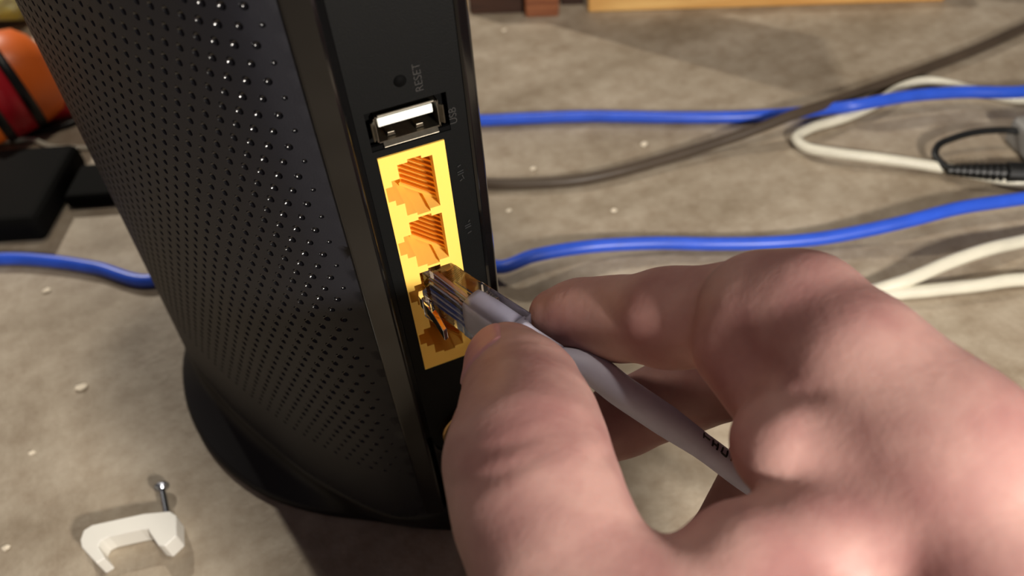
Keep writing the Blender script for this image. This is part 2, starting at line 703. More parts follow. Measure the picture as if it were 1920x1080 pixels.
def panel_solid(x, z):
    if 0.0 < x < 13.3 and 80.9 < z < 145.1:
        return False
    if -0.6 < x < 15.0 and 146.6 < z < 155.0:
        return False
    if 4.6 < x < 9.4 and 157.2 < z < 162.0:
        return False
    return True


pv, pf = grid_solid(xs, zs, panel_solid, 0.0, 2.0)
# the square round the reset hole
hole_c = (7.0, 159.6)
sq, ci = [], []
k0 = len(pv)
for k in range(24):
    a = 2 * math.pi * k / 24 + math.pi / 4
    c, s_ = math.cos(a), math.sin(a)
    m_ = max(abs(c), abs(s_))
    pv.append((7.0 + 2.4 * c / m_, 0.0, 159.6 + 2.4 * s_ / m_))
for k in range(24):
    a = 2 * math.pi * k / 24 + math.pi / 4
    pv.append((7.0 + 1.18 * math.cos(a), 0.0, 159.6 + 1.18 * math.sin(a)))
for k in range(24):
    j = (k + 1) % 24
    pf.append((k0 + k, k0 + 24 + k, k0 + 24 + j, k0 + j))
obj('back_panel', (pv, pf), M['panel'], router)
obj('reset_hole', lathe([(4.0, 0.01), (4.0, 1.18), (0.0, 1.2)], (7.0, 0.0, 159.6), (0, 1, 0), 24)[0:2], M['hole'], router, smooth=True)

# usb port
usb = obj('usb_port', join(
    box((0.2, 9.0, 147.4), (14.4, 9.4, 154.4)),
    box((0.9, 0.3, 153.3), (13.2, 9, 153.6)), box((0.9, 0.3, 147.9), (13.2, 9, 148.2)),
    box((0.9, 0.3, 147.9), (1.2, 9, 153.6)), box((13.0, 0.3, 147.9), (13.3, 9, 153.6))), M['steel'], router)
usb['label'] = 'steel usb socket with a white tongue'


def lip(p, q, out, wdt):
    p, q, out = np.array(p, float), np.array(q, float), np.array(out, float)
    d = q - p
    L = np.linalg.norm(d)
    d /= L
    return frame_pts(box((0, 0, -0.17), (L, 1.0, 0.17)), p, d, out * wdt, np.cross(d, out) / np.linalg.norm(np.cross(d, out)))


obj('flange', lip((1.6, 0.5, 153.4), (12.4, 0.5, 153.4), (0, -0.75, 0.65), 1.25), M['steel'], usb, bevel=0.08)
obj('flange', lip((1.8, 0.5, 148.0), (12.6, 0.5, 148.0), (0, -0.75, -0.65), 1.25), M['steel'], usb, bevel=0.08)
obj('flange', lip((1.0, 0.5, 149.0), (1.0, 0.5, 153.0), (-0.65, -0.75, 0), 1.25), M['steel'], usb, bevel=0.08)
obj('flange', lip((13.2, 0.5, 148.8), (13.2, 0.5, 152.8), (0.65, -0.75, 0), 1.25), M['steel'], usb, bevel=0.08)
obj('tongue', box((1.6, 0.7, 151.0), (12.3, 8.9, 152.9)), M['white_pl'], usb, bevel=0.25)
obj('shell_lining', box((-0.55, 0.2, 146.7), (14.95, 0.9, 147.6)), M['hole'], usb)
for x in (3.0, 8.6):
    obj('spring', join(box((x, 1.2, 148.3), (x + 1.6, 4.4, 148.6)), box((x + 0.1, 1.0, 148.5), (x + 1.5, 1.5, 149.3))), M['steel'], usb, bevel=0.1)
for x in (2.6, 5.2, 7.2, 9.8):
    obj('contact_strip', box((x, 1.6, 150.75), (x + 1.1, 8, 151.02)), M['gold'], usb)
obj('socket_back', join(box((-0.6, 1.9, 146.6), (15.0, 2.3, 147.5)), box((-0.6, 1.9, 154.0), (15.0, 2.3, 155.0)),
                        box((-0.6, 1.9, 147.0), (0.9, 2.3, 154.6)), box((13.2, 1.9, 147.0), (15.0, 2.3, 154.6))), M['hole'], router)

# network jack block
ZC = [136.1, 121.45, 106.8, 92.15]
PITCH = 14.65
jx = [0.0, 0.3, 1.7, 3.4, 5.5, 8.3, 10.5, 13.3]
jz = sorted(set([81.0, 145.0] + [round(c + d, 3) for c in ZC for d in (-7.0, -6.35, -3.1, -1.75, 1.75, 3.1, 6.35, 7.0)]))


def jack_solid(x, z):
    for c in ZC:
        d = abs(z - c)
        if 8.3 < x < 10.5 and d < 6.35 or 5.5 < x < 8.3 and d < 7.0 or 3.4 < x < 5.5 and d < 6.35 \
                or 1.7 < x < 3.4 and d < 3.1 or 0.3 < x < 1.7 and d < 1.75:
            return False
    return True


jack = obj('network_jack', grid_solid(jx, jz, jack_solid, -0.25, 13.0), M['yellow'], router)
jack['label'] = 'yellow block of four stacked network sockets'
obj('jack_back', box((0.0, 13.0, 81.0), (13.3, 13.6, 145.0)), M['yellow'], jack)
ca = np.array([-0.60, 0.80, 0.0])           # slant of the spring contacts, inwards and to the latch side
cn = np.array([-0.80, -0.60, 0.0])
pin = None
for c in ZC:
    o0 = np.array([11.4, 0.7, c])
    # comb that carries the contacts
    obj('pin_comb', frame_pts(box((0, -1.6, -6.3), (11.2, -0.55, 6.3)), o0, ca, cn, (0, 0, 1)), M['yellow'], jack)
    for dz in (-5.95, 5.95):
        obj('comb_wall', frame_pts(box((1.0, -0.6, dz - 0.35), (11.2, -0.05, dz + 0.35)), o0, ca, cn, (0, 0, 1)), M['yellow'], jack)
    for k in range(8):
        z = (k - 3.5) * 1.36
        if pin is None:
            pv_, pf_ = frame_pts(box((0.6, -0.55, -0.24), (10.4, 0.05, 0.24)), (0, 0, 0), ca, cn, (0, 0, 1))
            pin = o = obj('contact_pin', (pv_, pf_), M['gold'], jack)
        else:
            o = pin.copy()
            COL.objects.link(o)
        o.location = Vector((o0[0], o0[1], c + z)) * MM

# aerial socket low on the panel
cx = obj('coax_socket', lathe([(0.0, 8.2), (2.0, 8.2), (2.3, 7.7), (2.3, 5.4), (8.5, 5.2), (8.8, 4.6), (8.8, 3.4), (4.0, 3.3)], (8.5, 0.2, 52.6), (0, -1, 0), 28), M['brass'], router)
obj('pin_insulator', lathe([(0, 3.3), (5.0, 3.3), (5.2, 0.6)], (8.5, 0, 52.6), (0, -1, 0), 16), M['white_pl'], cx)


# raised lettering on the panel
def letters(txt, x, z, size, name):
    c = bpy.data.curves.new(name, 'FONT')
    c.body = txt
    c.size = size * MM
    c.extrude = 0.00012
    c.align_x = 'CENTER'
    c.align_y = 'CENTER'
    t = bpy.data.objects.new(name, c)
    COL.objects.link(t)
    dg = bpy.context.evaluated_depsgraph_get()
    me = bpy.data.meshes.new_from_object(t.evaluated_get(dg))
    bpy.data.objects.remove(t, do_unlink=True)
    me.materials.clear()
    me.materials.append(M['letter'])
    o = bpy.data.objects.new(name, me)
    COL.objects.link(o)
    # text plane xy -> panel plane, reading upwards
    rot = Matrix(((0, -1, 0), (0, 0, -1), (1, 0, 0))).to_4x4()
    me.transform(Matrix.Translation(Vector((x, -0.02, z)) * MM) @ rot)
    adopt(o, router)
    return o


letters('RESET', 10.3, 159.4, 2.15, 'reset_lettering')
letters('USB', 15.75, 149.6, 2.1, 'usb_lettering')


def strokes(name, L):
    P = []
    for (x0, z0), (x1, z1) in L:
        a, b = np.array([x0, -0.12, z0]), np.array([x1, -0.12, z1])
        P.append(tube([a, b], 0.13, 5))
    obj(name, join(*P), M['letter'], router)


for k, zc in enumerate(ZC[:2]):
    b = zc
    if k == 0:
        strokes('port_lettering', [((15.0, b + 0.3), (16.3, b + 0.6)), ((15.0, b - 0.3), (16.3, b)), ((15.2, b + 1.7), (15.9, b + 2.0)),
                                   ((15.9, b - 0.5), (16.2, b - 1.6)), ((15.3, b - 1.9), (15.9, b - 1.5))])
    else:
        strokes('port_lettering', [((15.0, b + 0.6), (16.3, b + 0.9)), ((15.0, b), (16.4, b + 0.3)), ((15.9, b + 1.5), (16.2, b + 2.0)),
                                   ((15.4, b - 1.6), (16.3, b - 1.2))])

# ------------------------------------------------------------------ PATCH CABLE with clear plug
D = np.array([0.396, -0.918, 0.005])
D /= np.linalg.norm(D)
T = np.array([-D[1], D[0], 0.0])
T /= np.linalg.norm(T)
W = np.array([0, 0, 1.0])
O = np.array([6.75, 1.3, 107.3])


def pl(vf):
    """plug space: x along the plug out of the socket, y thickness (latch side negative), z width"""
    return frame_pts(vf, O, D, T, W)


patch = thing('patch_cable', 'grey network patch cable with clear plug pinched by finger and thumb', 'cable', (15, -18, 107))
# plug body with a wire chamber at the front and a wider mouth at the rear
prof = [(0.0, 3.0, 5.5), (0.5, 3.25, 5.85), (12.0, 3.3, 5.85), (12.4, 3.5, 5.85), (26.5, 3.7, 5.9)]
PV, PF = [], []
for x, hy, hz in prof:
    PV += [(x, -hy, -hz), (x, hy, -hz), (x, hy, hz), (x, -hy, hz)]
for i in range(len(prof) - 1):
    for k in range(4):
        a, b = i * 4 + k, i * 4 + (k + 1) % 4
        PF.append((a, b, b + 4, a + 4))
PF += [(3, 2, 1, 0), (16, 17, 18, 19)]
plug = obj('plug_body', pl((PV, PF)), M['clear'], patch, bevel=0.35)
plug['label'] = 'clear plastic plug body'
# ribs on the contact side
for k in range(9):
    z = (k - 4) * 1.2
    obj('rib', pl(box((0.3, 3.2, z - 0.14), (5.6, 3.75, z + 0.14))), M['clear'], plug)
for k in range(8):
    z = (k - 3.5) * 1.08
    obj('gold_blade', pl(box((0.9, 1.3, z - 0.15), (3.4, 3.5, z + 0.15))), M['gold'], plug)
wm = ['wire_o', 'wire_w', 'wire_g', 'wire_b', 'wire_w', 'wire_b', 'wire_w', 'wire_b']
for k in range(8):
    z = (k - 3.5) * 1.08
    zz = (k - 3.5) * 0.98
    obj('wire', pl(tube([(1.2, -0.5, z), (6, -0.7, z), (13.5, -1.0, zz)], 0.47, 8)), M[wm[7 - k]], plug, smooth=True)
# latch
lat = [(0.9, -3.2), (1.0, -4.3), (2.2, -5.2), (4.2, -5.6), (8.5, -6.6), (13.2, -8.4), (13.2, -9.4), (8.2, -7.7), (4.0, -6.7), (1.6, -6.2), (0.2, -5.0), (-0.1, -3.2)]
LV = [(x, y, -1.55) for x, y in lat] + [(x, y, 1.55) for x, y in lat]
n = len(lat)
LF = [tuple(reversed(range(n))), tuple(range(n, 2 * n))] + [(i, (i + 1) % n, n + (i + 1) % n, n + i) for i in range(n)]
obj('latch', pl((LV, LF)), M['clear'], plug, bevel=0.12)
obj('latch_shoulder', pl(box((3.6, -6.9, -3.0), (6.4, -5.7, 3.0))), M['clear'], plug, bevel=0.15)
obj('strain_wedge', pl(box((14.0, 1.6, -3.4), (17.4, 3.4, 3.4))), M['clear'], plug, bevel=0.3)
# jacket inside the plug (flattened), then the round cable
jk = [(12.6, 0, 0), (14.0, 0, 0), (18, 0.2, 0), (26.4, 0.2, 0)]
JV, JF = [], []
for (x, y, z), hy, hz in zip(jk, (2.5, 2.6, 2.7, 2.8), (4.3, 4.6, 4.6, 4.2)):
    for k in range(16):
        a = 2 * math.pi * k / 16
        ca_, sa_ = math.cos(a), math.sin(a)
        JV.append((x, y + hy * math.copysign(abs(ca_) ** 0.5, ca_), z + hz * math.copysign(abs(sa_) ** 0.5, sa_)))
for i in range(3):
    for k in range(16):
        a, b = i * 16 + k, i * 16 + (k + 1) % 16
        JF.append((a, b, b + 16, a + 16))
JF += [tuple(reversed(range(16))), tuple(range(48, 64))]
obj('inner_jacket', pl((JV, JF)), M['greycable'], plug, smooth=True)
BV_, BF_ = [], []
for x, hy, hz, yo in ((25.5, 3.3, 5.2, 0), (28.0, 3.3, 4.9, 0.1), (31.0, 3.3, 4.2, 0.4), (35.0, 3.2, 3.4, 0.9)):
    for k in range(20):
        a = 2 * math.pi * k / 20
        ca_, sa_ = math.cos(a), math.sin(a)
        pw = 0.55 if x < 27 else 0.8
        BV_.append((x, yo + hy * math.copysign(abs(ca_) ** pw, ca_), hz * math.copysign(abs(sa_) ** pw, sa_)))
for i in range(3):
    for k in range(20):
        a, b = i * 20 + k, i * 20 + (k + 1) % 20
        BF_.append((a, b, b + 20, a + 20))
BF_ += [tuple(reversed(range(20))), tuple(range(60, 80))]
obj('strain_boot', pl((BV_, BF_)), M['greycable'], patch, smooth=True)
e0 = O + D * 26.0
cable_path = [tuple(e0), tuple(e0 + D * 7 + np.array([1.2, 0, -1.5])), (27.5, -34.2, 106.0), (31.7, -40.3, 103.2), (38.8, -46.8, 96.7), (46.1, -52.9, 89.3), (54.2, -60.4, 81.0),
              (78.0, -84.0, 66.0), (112.0, -112.0, 34.0), (165.0, -142.0, 8.0), (240.0, -170.0, 2.8), (340.0, -190.0, 2.8)]
cp = catmull(cable_path, 10)
rad = [3.3 if i < 40 else (3.3 - 0.55 * min(1, (i - 40) / 8)) for i in range(len(cp))]
gc = obj('cable_jacket', tube(cp, rad, 20), M['greycable'], patch, smooth=True)
# printed letters along the jacket, seen on the side towards the camera
cpa = np.array(cp)


def on_cable(t, ang):
    """t: index along the path, ang: angle around the jacket from the side that faces up and back"""
    i = int(t)
    f = t - i
    p = cpa[i] * (1 - f) + cpa[i + 1] * f
    tg = cpa[i + 1] - cpa[i]
    tg /= np.linalg.norm(tg)
    v = CAM - p
    v = v - tg * (v @ tg)
    v /= np.linalg.norm(v)
    b = np.cross(tg, v)
    return p + 2.79 * (math.cos(ang) * v + math.sin(ang) * b)


marks = [[(46.4, 1.0), (46.4, 0.55)], [(46.2, 0.8), (47.8, 0.75)], [(48.6, 0.95), (48.6, 0.45)], [(49.7, 0.95), (49.7, 0.4)], [(48.6, 0.7), (49.7, 0.7)],
         [(50.8, 0.95), (50.6, 0.45)], [(51.8, 0.95), (51.7, 0.4)], [(51.7, 0.42), (50.7, 0.45)], [(52.9, 0.95), (52.8, 0.4)], [(54.0, 0.95), (53.8, 0.4)],
         [(52.9, 0.95), (53.8, 0.4)], [(55.0, 0.95), (54.9, 0.4)]]
obj('printed_letters', join(*[tube([on_cable(t, -a) for t, a in [(m0[0] + (m1[0] - m0[0]) * q / 4, m0[1] + (m1[1] - m0[1]) * q / 4) for q in range(5)]], 0.22, 5) for m0, m1 in marks]), M['ink'], gc)

# ------------------------------------------------------------------ HAND (one continuous surface grown from a distance field)
def sd_cone(P, a, ra, b, rb):
    a, b = np.array(a, np.float32), np.array(b, np.float32)
    ba = b - a
    pa = P - a
    h = np.clip((pa @ ba) / float(ba @ ba), 0, 1)
    q = pa - h[..., None] * ba
    return np.sqrt((q * q).sum(-1)) - (ra + (rb - ra) * h)


def smin(a, b, k):
    h = np.maximum(k - np.abs(a - b), 0) / k
    return np.minimum(a, b) - h * h * k * 0.25


def chain(P, pts, k=1.5):
    d = None
    for (a, ra), (b, rb) in zip(pts[:-1], pts[1:]):
        e = sd_cone(P, a, ra, b, rb)
        d = e if d is None else smin(d, e, k)
    return d


WRIST, ELBOW = (40.0, -172.0, 112.0), (62.0, -262.0, 106.0)
TH = [((10.7, -33.3, 115.5), 8.0), ((10.2, -41.2, 116.5), 10.2), ((7.6, -50.5, 119.6), 11.6), ((4.2, -58.6, 122.3), 12.9), ((2.2, -68.2, 124.1), 12.5), ((1.5, -78.8, 124.0), 12.2), ((2.9, -92.1, 122.1), 14.5)]
IX = [((26.1, -18.5, 107.3), 4.6), ((30.7, -22.5, 108.6), 6.8), ((36.5, -29.5, 111.7), 7.8), ((41.7, -38.7, 118.8), 8.7), ((48.9, -47.9, 125.2), 10.0)]
KN = [((49.9, -54.0, 131.7), 10.7), ((53.0, -59.5, 133.9), 11.0), ((52.9, -71.7, 135.4), 11.6), ((55.0, -88.0, 132.3), 12.4)]
LOBE = [((45.7, -55.9, 126.7), 8.6), ((47.8, -68.9, 126.6), 10.5)]
WEB = [((40.1, -76.6, 129.7), 9.3), ((48.5, -84.8, 129.0), 11.5)]
RIDGE = [((14.6, -90.3, 121.8), 9.6), ((24.2, -89.2, 125.8), 9.2), ((34.1, -89.8, 126.9), 8.8), ((47.4, -93.0, 128.2), 11.0)]
MCP2, MCP3, MCP4 = (66.0, -90.0, 121.0), (75.0, -90.0, 105.0), (80.0, -92.0, 90.0)
MID = [((26.4, -30.1, 73.3), 7.6), ((38.3, -31.3, 77.4), 8.6), ((53.1, -34.1, 83.6), 9.4), ((66.1, -42.8, 96.4), 10.2), (MCP2, 12.5)]
RING = [((44.7, -64.3, 50.9), 8.6), ((48.8, -62.1, 56.9), 9.6), ((62.1, -56.7, 74.3), 10.4), (MCP3, 12.0)]
LITTLE = [((52.0, -78.0, 62.0), 7.2), ((68.0, -66.0, 66.0), 8.2), (MCP4, 11.0)]


FILL = [((51.9, -83.2, 128.8), 11.0, (51.8, -102.2, 124.0), 12.0), ((44.8, -92.4, 121.0), 10.5, (54.8, -96.9, 124.2), 12.0), ((53.1, -78.7, 130.4), 11.2, (55.5, -90.7, 127.2), 12.0),
        ((46.9, -87.2, 124.9), 11.0, (54.6, -89.1, 128.4), 12.0)]


def crease(P, c, along, depth, width, reach):
    """shallow fold across a joint"""
    q = P - np.array(c, np.float32)
    al = np.array(along, np.float32)
    al /= np.linalg.norm(al)
    t = q @ al
    return depth * np.exp(-(t / width) ** 2) * np.exp(-(q * q).sum(-1) / reach ** 2)


TAX = np.array(TH[3][0]) - np.array(TH[2][0])
TIP_TOP = np.array(TH[3][0]) + 12.5 * (CAM - np.array(TH[3][0])) / np.linalg.norm(CAM - np.array(TH[3][0]))
CREASES = [(TIP_TOP + ROT @ np.array([-5.0, 1.0, 0]), ROT @ np.array([0.45, 1.0, 0.0]), 0.55, 0.9, 9.0),
           (TIP_TOP + ROT @ np.array([-3.0, -2.8, 0]), ROT @ np.array([0.3, 1.0, 0.0]), 0.35, 0.8, 7.0),
           (TIP_TOP + ROT @ np.array([9.0, -1.0, 3]), ROT @ np.array([-0.2, 1.0, 0.0]), 0.4, 0.9, 6.0),
           ((32.8, -33.8, 117.7), ROT @ np.array([0.8, -0.5, 0.0]), 0.4, 1.0, 8.0),
           ((39.2, -71.4, 135.5), ROT @ np.array([0.35, 1.0, 0.0]), 0.9, 1.4, 8.0)]


def hand_field(P):
    thumb = chain(P, TH, 4.0)
    ix = chain(P, IX, 5.0)
    kn = chain(P, KN, 3.0)
    kn = smin(kn, chain(P, LOBE), 3.0)
    web = chain(P, WEB)
    ridge = chain(P, RIDGE, 2.0)
    body = chain(P, [(KN[-1][0], 12.4), (WRIST, 19.0), (ELBOW, 28.0)], 6.0)
    body = smin(body, sd_cone(P, TH[-1][0], 14.5, WRIST, 20.0), 10.0)
    body = smin(body, sd_cone(P, RIDGE[1][0], 9.0, WRIST, 20.0), 8.0)
    body = smin(body, sd_cone(P, MCP2, 12.5, WRIST, 18.0), 10.0)
    body = smin(body, sd_cone(P, MCP3, 12.0, (50.0, -164.0, 112.0), 15.0), 10.0)
    body = smin(body, sd_cone(P, MCP4, 11.0, (50.0, -158.0, 106.0), 14.0), 10.0)
    body = smin(body, sd_cone(P, MCP2, 12.0, KN[-1][0], 12.0), 8.0)
    for a_, ra_, b_, rb_ in FILL:
        body = smin(body, sd_cone(P, a_, ra_, b_, rb_), 6.0)
    d = smin(body, kn, 6.0)
    d = smin(d, web, 2.6)
    d = smin(d, ridge, 2.0)
    d = smin(d, thumb, 5.0)
    d = smin(d, ix, 0.7)
    for f in (MID, RING, LITTLE):
        d = smin(d, chain(P, f, 2.0), 2.5)
    for c in CREASES:
        d = d + crease(P, *c)
    return d


def surface_nets(fn, lo, hi, h):
    ax = [np.arange(lo[i], hi[i] + h, h, dtype=np.float32) for i in range(3)]
    nx, ny, nz = map(len, ax)
    Fd = np.empty((nx, ny, nz), np.float32)
    B = 12
    c = [np.array([(a_[i] + a_[min(i + B, len(a_)) - 1]) / 2 for i in range(0, len(a_), B)], np.float32) for a_ in ax]
    G = np.stack(np.meshgrid(*c, indexing='ij'), -1)
    Dc = fn(G)
    lim = B * h * 0.87 * 1.25 + 6.0
    for i, j, k in np.ndindex(*Dc.shape):
        sl = (slice(i * B, i * B + B), slice(j * B, j * B + B), slice(k * B, k * B + B))
        if abs(Dc[i, j, k]) > lim:
            Fd[sl] = Dc[i, j, k]
        else:
            P = np.stack(np.meshgrid(ax[0][sl[0]], ax[1][sl[1]], ax[2][sl[2]], indexing='ij'), -1)
            Fd[sl] = fn(P)
    s = Fd < 0
    cnt = np.zeros((nx - 1, ny - 1, nz - 1), np.int8)
    acc = np.zeros((nx - 1, ny - 1, nz - 1, 3), np.float32)
    for d in range(3):
        e = [(0, 0), (0, 1), (1, 0), (1, 1)]
        o1, o2 = [q for q in range(3) if q != d]
        for u, v in e:
            off = [0, 0, 0]
            off[o1], off[o2] = u, v
            sl0 = tuple(slice(off[q], off[q] + Fd.shape[q] - 1) for q in range(3))
            off2 = list(off)
            off2[d] += 1
            sl1 = tuple(slice(off2[q], off2[q] + Fd.shape[q] - 1) for q in range(3))
            f0, f1 = Fd[sl0], Fd[sl1]
            mk = s[sl0] != s[sl1]
            t = np.where(mk, f0 / np.where(mk, f0 - f1, 1), 0)
            cnt += mk
            acc[..., d] += np.where(mk, t + off[d], 0)
            acc[..., o1] += mk * off[o1]
            acc[..., o2] += mk * off[o2]
    act = cnt > 0
    ids = -np.ones(act.shape, np.int64)
    ii = np.argwhere(act)
    ids[act] = np.arange(len(ii))
    V = (ii + acc[act] / cnt[act][:, None]) * h + np.array(lo)
    F = []
    for d in range(3):
        o1, o2 = [(1, 2), (2, 0), (0, 1)][d]
        sl0 = [slice(0, n_) for n_ in Fd.shape]
        sl1 = [slice(0, n_) for n_ in Fd.shape]
        sl0[d], sl1[d] = slice(0, -1), slice(1, None)
        sl0[o1] = sl1[o1] = slice(1, -1)
        sl0[o2] = sl1[o2] = slice(1, -1)
        a, b = s[tuple(sl0)], s[tuple(sl1)]
        for flip in (0, 1):
            q = np.argwhere((a & ~b) if not flip else (~a & b))
            c = q.copy()
            c[:, o1] += 1
            c[:, o2] += 1

            def cell(d1, d2):
                w_ = c.copy()
                w_[:, o1] += d1
                w_[:, o2] += d2
                return ids[w_[:, 0], w_[:, 1], w_[:, 2]]
            quad = [cell(-1, -1), cell(0, -1), cell(0, 0), cell(-1, 0)]
            if flip:
                quad.reverse()
            F.append(np.stack(quad, 1))
    return V, np.concatenate(F)


hv, hf = surface_nets(hand_field, (-32, -292, 46), (122, -4, 178), 0.85)
# two rounds of smoothing along the mesh edges
ed = np.concatenate([hf[:, [0, 1]], hf[:, [1, 2]], hf[:, [2, 3]], hf[:, [3, 0]]])
for _ in range(1):
    sm = np.zeros_like(hv)
    ct = np.zeros(len(hv))
    np.add.at(sm, ed[:, 0], hv[ed[:, 1]])
    np.add.at(ct, ed[:, 0], 1)
    hv = hv * 0.5 + 0.5 * sm / ct[:, None]
hand = thing('hand', 'bare right hand pinching the clear plug between thumb and forefinger', 'hand', (40, -110, 110))
obj('hand_skin', (hv, hf), M['skin'], hand, smooth=True)

# thumb nail laid on the skin surface
t0, t1 = np.array(TH[0][0]), np.array(TH[2][0])
nax = (t0 - t1) / np.linalg.norm(t0 - t1)
n0 = ROT @ np.array([-0.47, 0.0, -0.88])
n0 -= nax * (n0 @ nax)
n0 /= np.linalg.norm(n0)
nbv = np.cross(nax, n0)
NU, NV = 15, 15
NVt = []
for j in range(NV):
    v = j / (NV - 1)
    for i in range(NU):
        u = 2 * i / (NU - 1) - 1
        ang = math.radians(47) * u * (1 - 0.10 * (1 - v) ** 2)
        along = -6.5 + 12.0 * v - 2.6 * (u * u) * (v ** 2) + 2.2 * u * u * (1 - v)
        edge = (i in (0, NU - 1)) or (j in (0, NV - 1))
        dirn = math.cos(ang) * n0 + math.sin(ang) * nbv
        p = t0 + nax * along + dirn * 20
        for _ in range(40):
            d_ = float(hand_field(p[None].astype(np.float32))[0])
            p = p - dirn * d_ * 0.9
            if abs(d_) < 0.01:
                break
        NVt.append(p + dirn * (-0.25 if edge else 0.32))
NF = [(j * NU + i, j * NU + i + 1, (j + 1) * NU + i + 1, (j + 1) * NU + i) for j in range(NV - 1) for i in range(NU - 1)]
obj('thumb_nail', (NVt, NF), M['nail'], hand, smooth=True)

# ------------------------------------------------------------------ floor cables
def cable(name, pts, r, material, label, n=10, flat=1.0, group=None, sides=14):
    o = obj(name, tube(catmull(pts, n), r, sides, flat=flat), material, None, smooth=True)
    return tag(o, label, 'cable', group)


cable('blue_cable', [(-30, 250, 2.9), (10, 236, 2.9), (50, 222, 2.9), (83.5, 202.0, 2.9), (104.5, 192.9, 2.9), (133.6, 179.6, 2.9), (168.0, 160.3, 2.9), (197.8, 145.0, 2.9),
                     (224.3, 134.6, 2.9), (236.2, 128.3, 5.0), (246.6, 120.9, 8.2), (272.3, 114.6, 9.0), (297.0, 106.3, 8.5), (323.5, 93.5, 8.0), (400, 85, 3), (470, 90, 2.9)],
      2.9, M['blue'], 'straight bright blue network cable farther back, passing over the white loop')
cable('blue_cable', [(-260, 230, 2.8), (-200, 222, 2.8), (-142.8, 203.1, 2.8), (-122.6, 191.7, 2.8), (-103.0, 177.2, 2.8), (-80.0, 157.6, 2.8), (-52, 170, 2.8), (-10, 174, 2.8), (18, 164, 3.2), (33, 143, 4.5), (41, 120, 6.5), (51.9, 95.0, 8.2),
                     (67.2, 94.3, 8.5), (90.1, 91.8, 6.0), (115.4, 83.4, 4.5), (138.9, 71.9, 4.0), (160.4, 61.9, 4.0), (178.7, 55.1, 4.5), (195.3, 50.0, 6.0), (212.2, 45.5, 8.0), (235.6, 41.7, 9.0), (262.4, 34.9, 9.0), (345, 20, 5), (420, 15, 2.9)],
      2.8, M['blue'], 'nearer shiny blue network cable running behind the router and the fingers')
cable('grey_cord', [(-62, 232, 2.4), (-30, 214, 2.4), (5, 197, 2.4), (45, 172, 2.4), (72.1, 151.9, 2.4), (88.7, 143.8, 2.4), (107.1, 137.0, 2.4), (127.3, 133.7, 2.4), (154.4, 132.0, 2.6), (179.0, 130.1, 4.0), (200.3, 127.6, 7.0), (215.8, 126.9, 9.0),
                    (233.7, 128.1, 8.0), (264.3, 133.4, 4.0), (300.5, 136.5, 2.6), (341.3, 139.3, 2.5), (378.7, 144.0, 2.5), (425, 148, 2.5), (500, 90, 2.5)],
      2.5, M['taupe'], 'thin dull brown-grey cord running diagonally across the floor')
cable('white_cable', [(470, 60, 2.5), (400, 84, 2.5), (326.9, 94.0, 2.5), (312.9, 110.0, 2.5), (299.1, 127.3, 2.5), (283.8, 128.9, 2.5), (262.7, 123.1, 2.5), (241.9, 120.8, 2.5), (223.8, 121.3, 2.6), (212.5, 117.3, 3.4),
                      (210.5, 108.2, 4.5), (218.0, 99.0, 5.0), (232.6, 87.7, 4.5), (251.9, 72.2, 3.5), (268.0, 57.5, 2.6), (280.7, 45.0, 2.5), (345, 38, 2.5), (420, 40, 2.5)],
      2.4, M['whitecable'], 'off-white cable bent into a tight loop under the farther blue cable')
cable('white_cable', [(420, -30, 2.6), (330, -2, 2.6), (264.2, 16.8, 4.0), (246.2, 17.8, 6.0), (226.7, 18.5, 9.0), (209.2, 19.3, 9.0), (191.2, 20.6, 6.0), (179.1, 23.1, 3.5), (165.8, 23.3, 2.7), (160.6, 20.7, 2.7), (165.0, 17.7, 2.7), (181.5, 19.7, 2.7), (197.6, 15.0, 2.7),
                      (215.4, 9.3, 2.7), (233.6, 3.9, 2.7), (330, -50, 2.7), (420, -70, 2.7)],
      2.6, M['whitecable'], 'off-white cable forking into two strands beside the knuckle of the hand')

# black low-voltage plug with its ribbed sleeve and thin loop of lead
dc = thing('power_plug', 'black barrel power plug with ribbed sleeve and thin looped lead', 'plug', (272.6, 61.0, -0.0))
pd0, pd1 = np.array((253.1, 66.1, 5.5)), np.array((280.4, 49.1, 5.5))
ax = pd1 - pd0
Ld = np.linalg.norm(ax)
sleeve = []
h = 0.0
while h < 22:
    r_ = 2.4 + h * 0.075
    sleeve += [(h, r_), (h + 1.5, r_ + 0.12), (h + 1.6, r_ - 0.75), (h + 2.5, r_ - 0.75), (h + 2.6, r_)]
    h += 2.6
obj('ribbed_sleeve', lathe(sleeve, pd0, ax, 18), M['blackrub'], dc, smooth=False)
obj('barrel', lathe([(h, 3.0), (h + 0.4, 4.6), (h + 17, 4.9), (h + 17.6, 4.4), (h + 17.7, 2.8), (h + 27, 2.75), (h + 27.2, 2.0)], pd0, ax, 20), M['blackrub'], dc, smooth=False, bevel=0.2)
ld = [tuple(pd0 + ax / Ld * 1.0), (254.2, 71.1, 5.5), (255.5, 76.2, 6.0), (260.0, 79.6, 7.5), (268.2, 79.3, 9.0), (277.9, 77.3, 10.0), (289.1, 73.2, 10.0), (299.2, 69.0, 9.0), (345, 85, 5), (430, 95, 1.7)]
obj('lead', tube(catmull(ld, 10), 1.6, 10), M['blackrub'], dc, smooth=True)

# grey corner of another adapter at the right edge
ga = np.array((291.1, 57.0, 0.0))
gb = obj('power_adapter', frame_pts(join(box((0, 0, 0), (46, 20, 14))), ga, (0.97, -0.24, 0), (0.24, 0.97, 0), (0, 0, 1)), M['greyblock'], None, bevel=3.0, seg=3)
tag(gb, 'grey plastic adapter whose corner shows at the right edge behind the black plug', 'adapter')

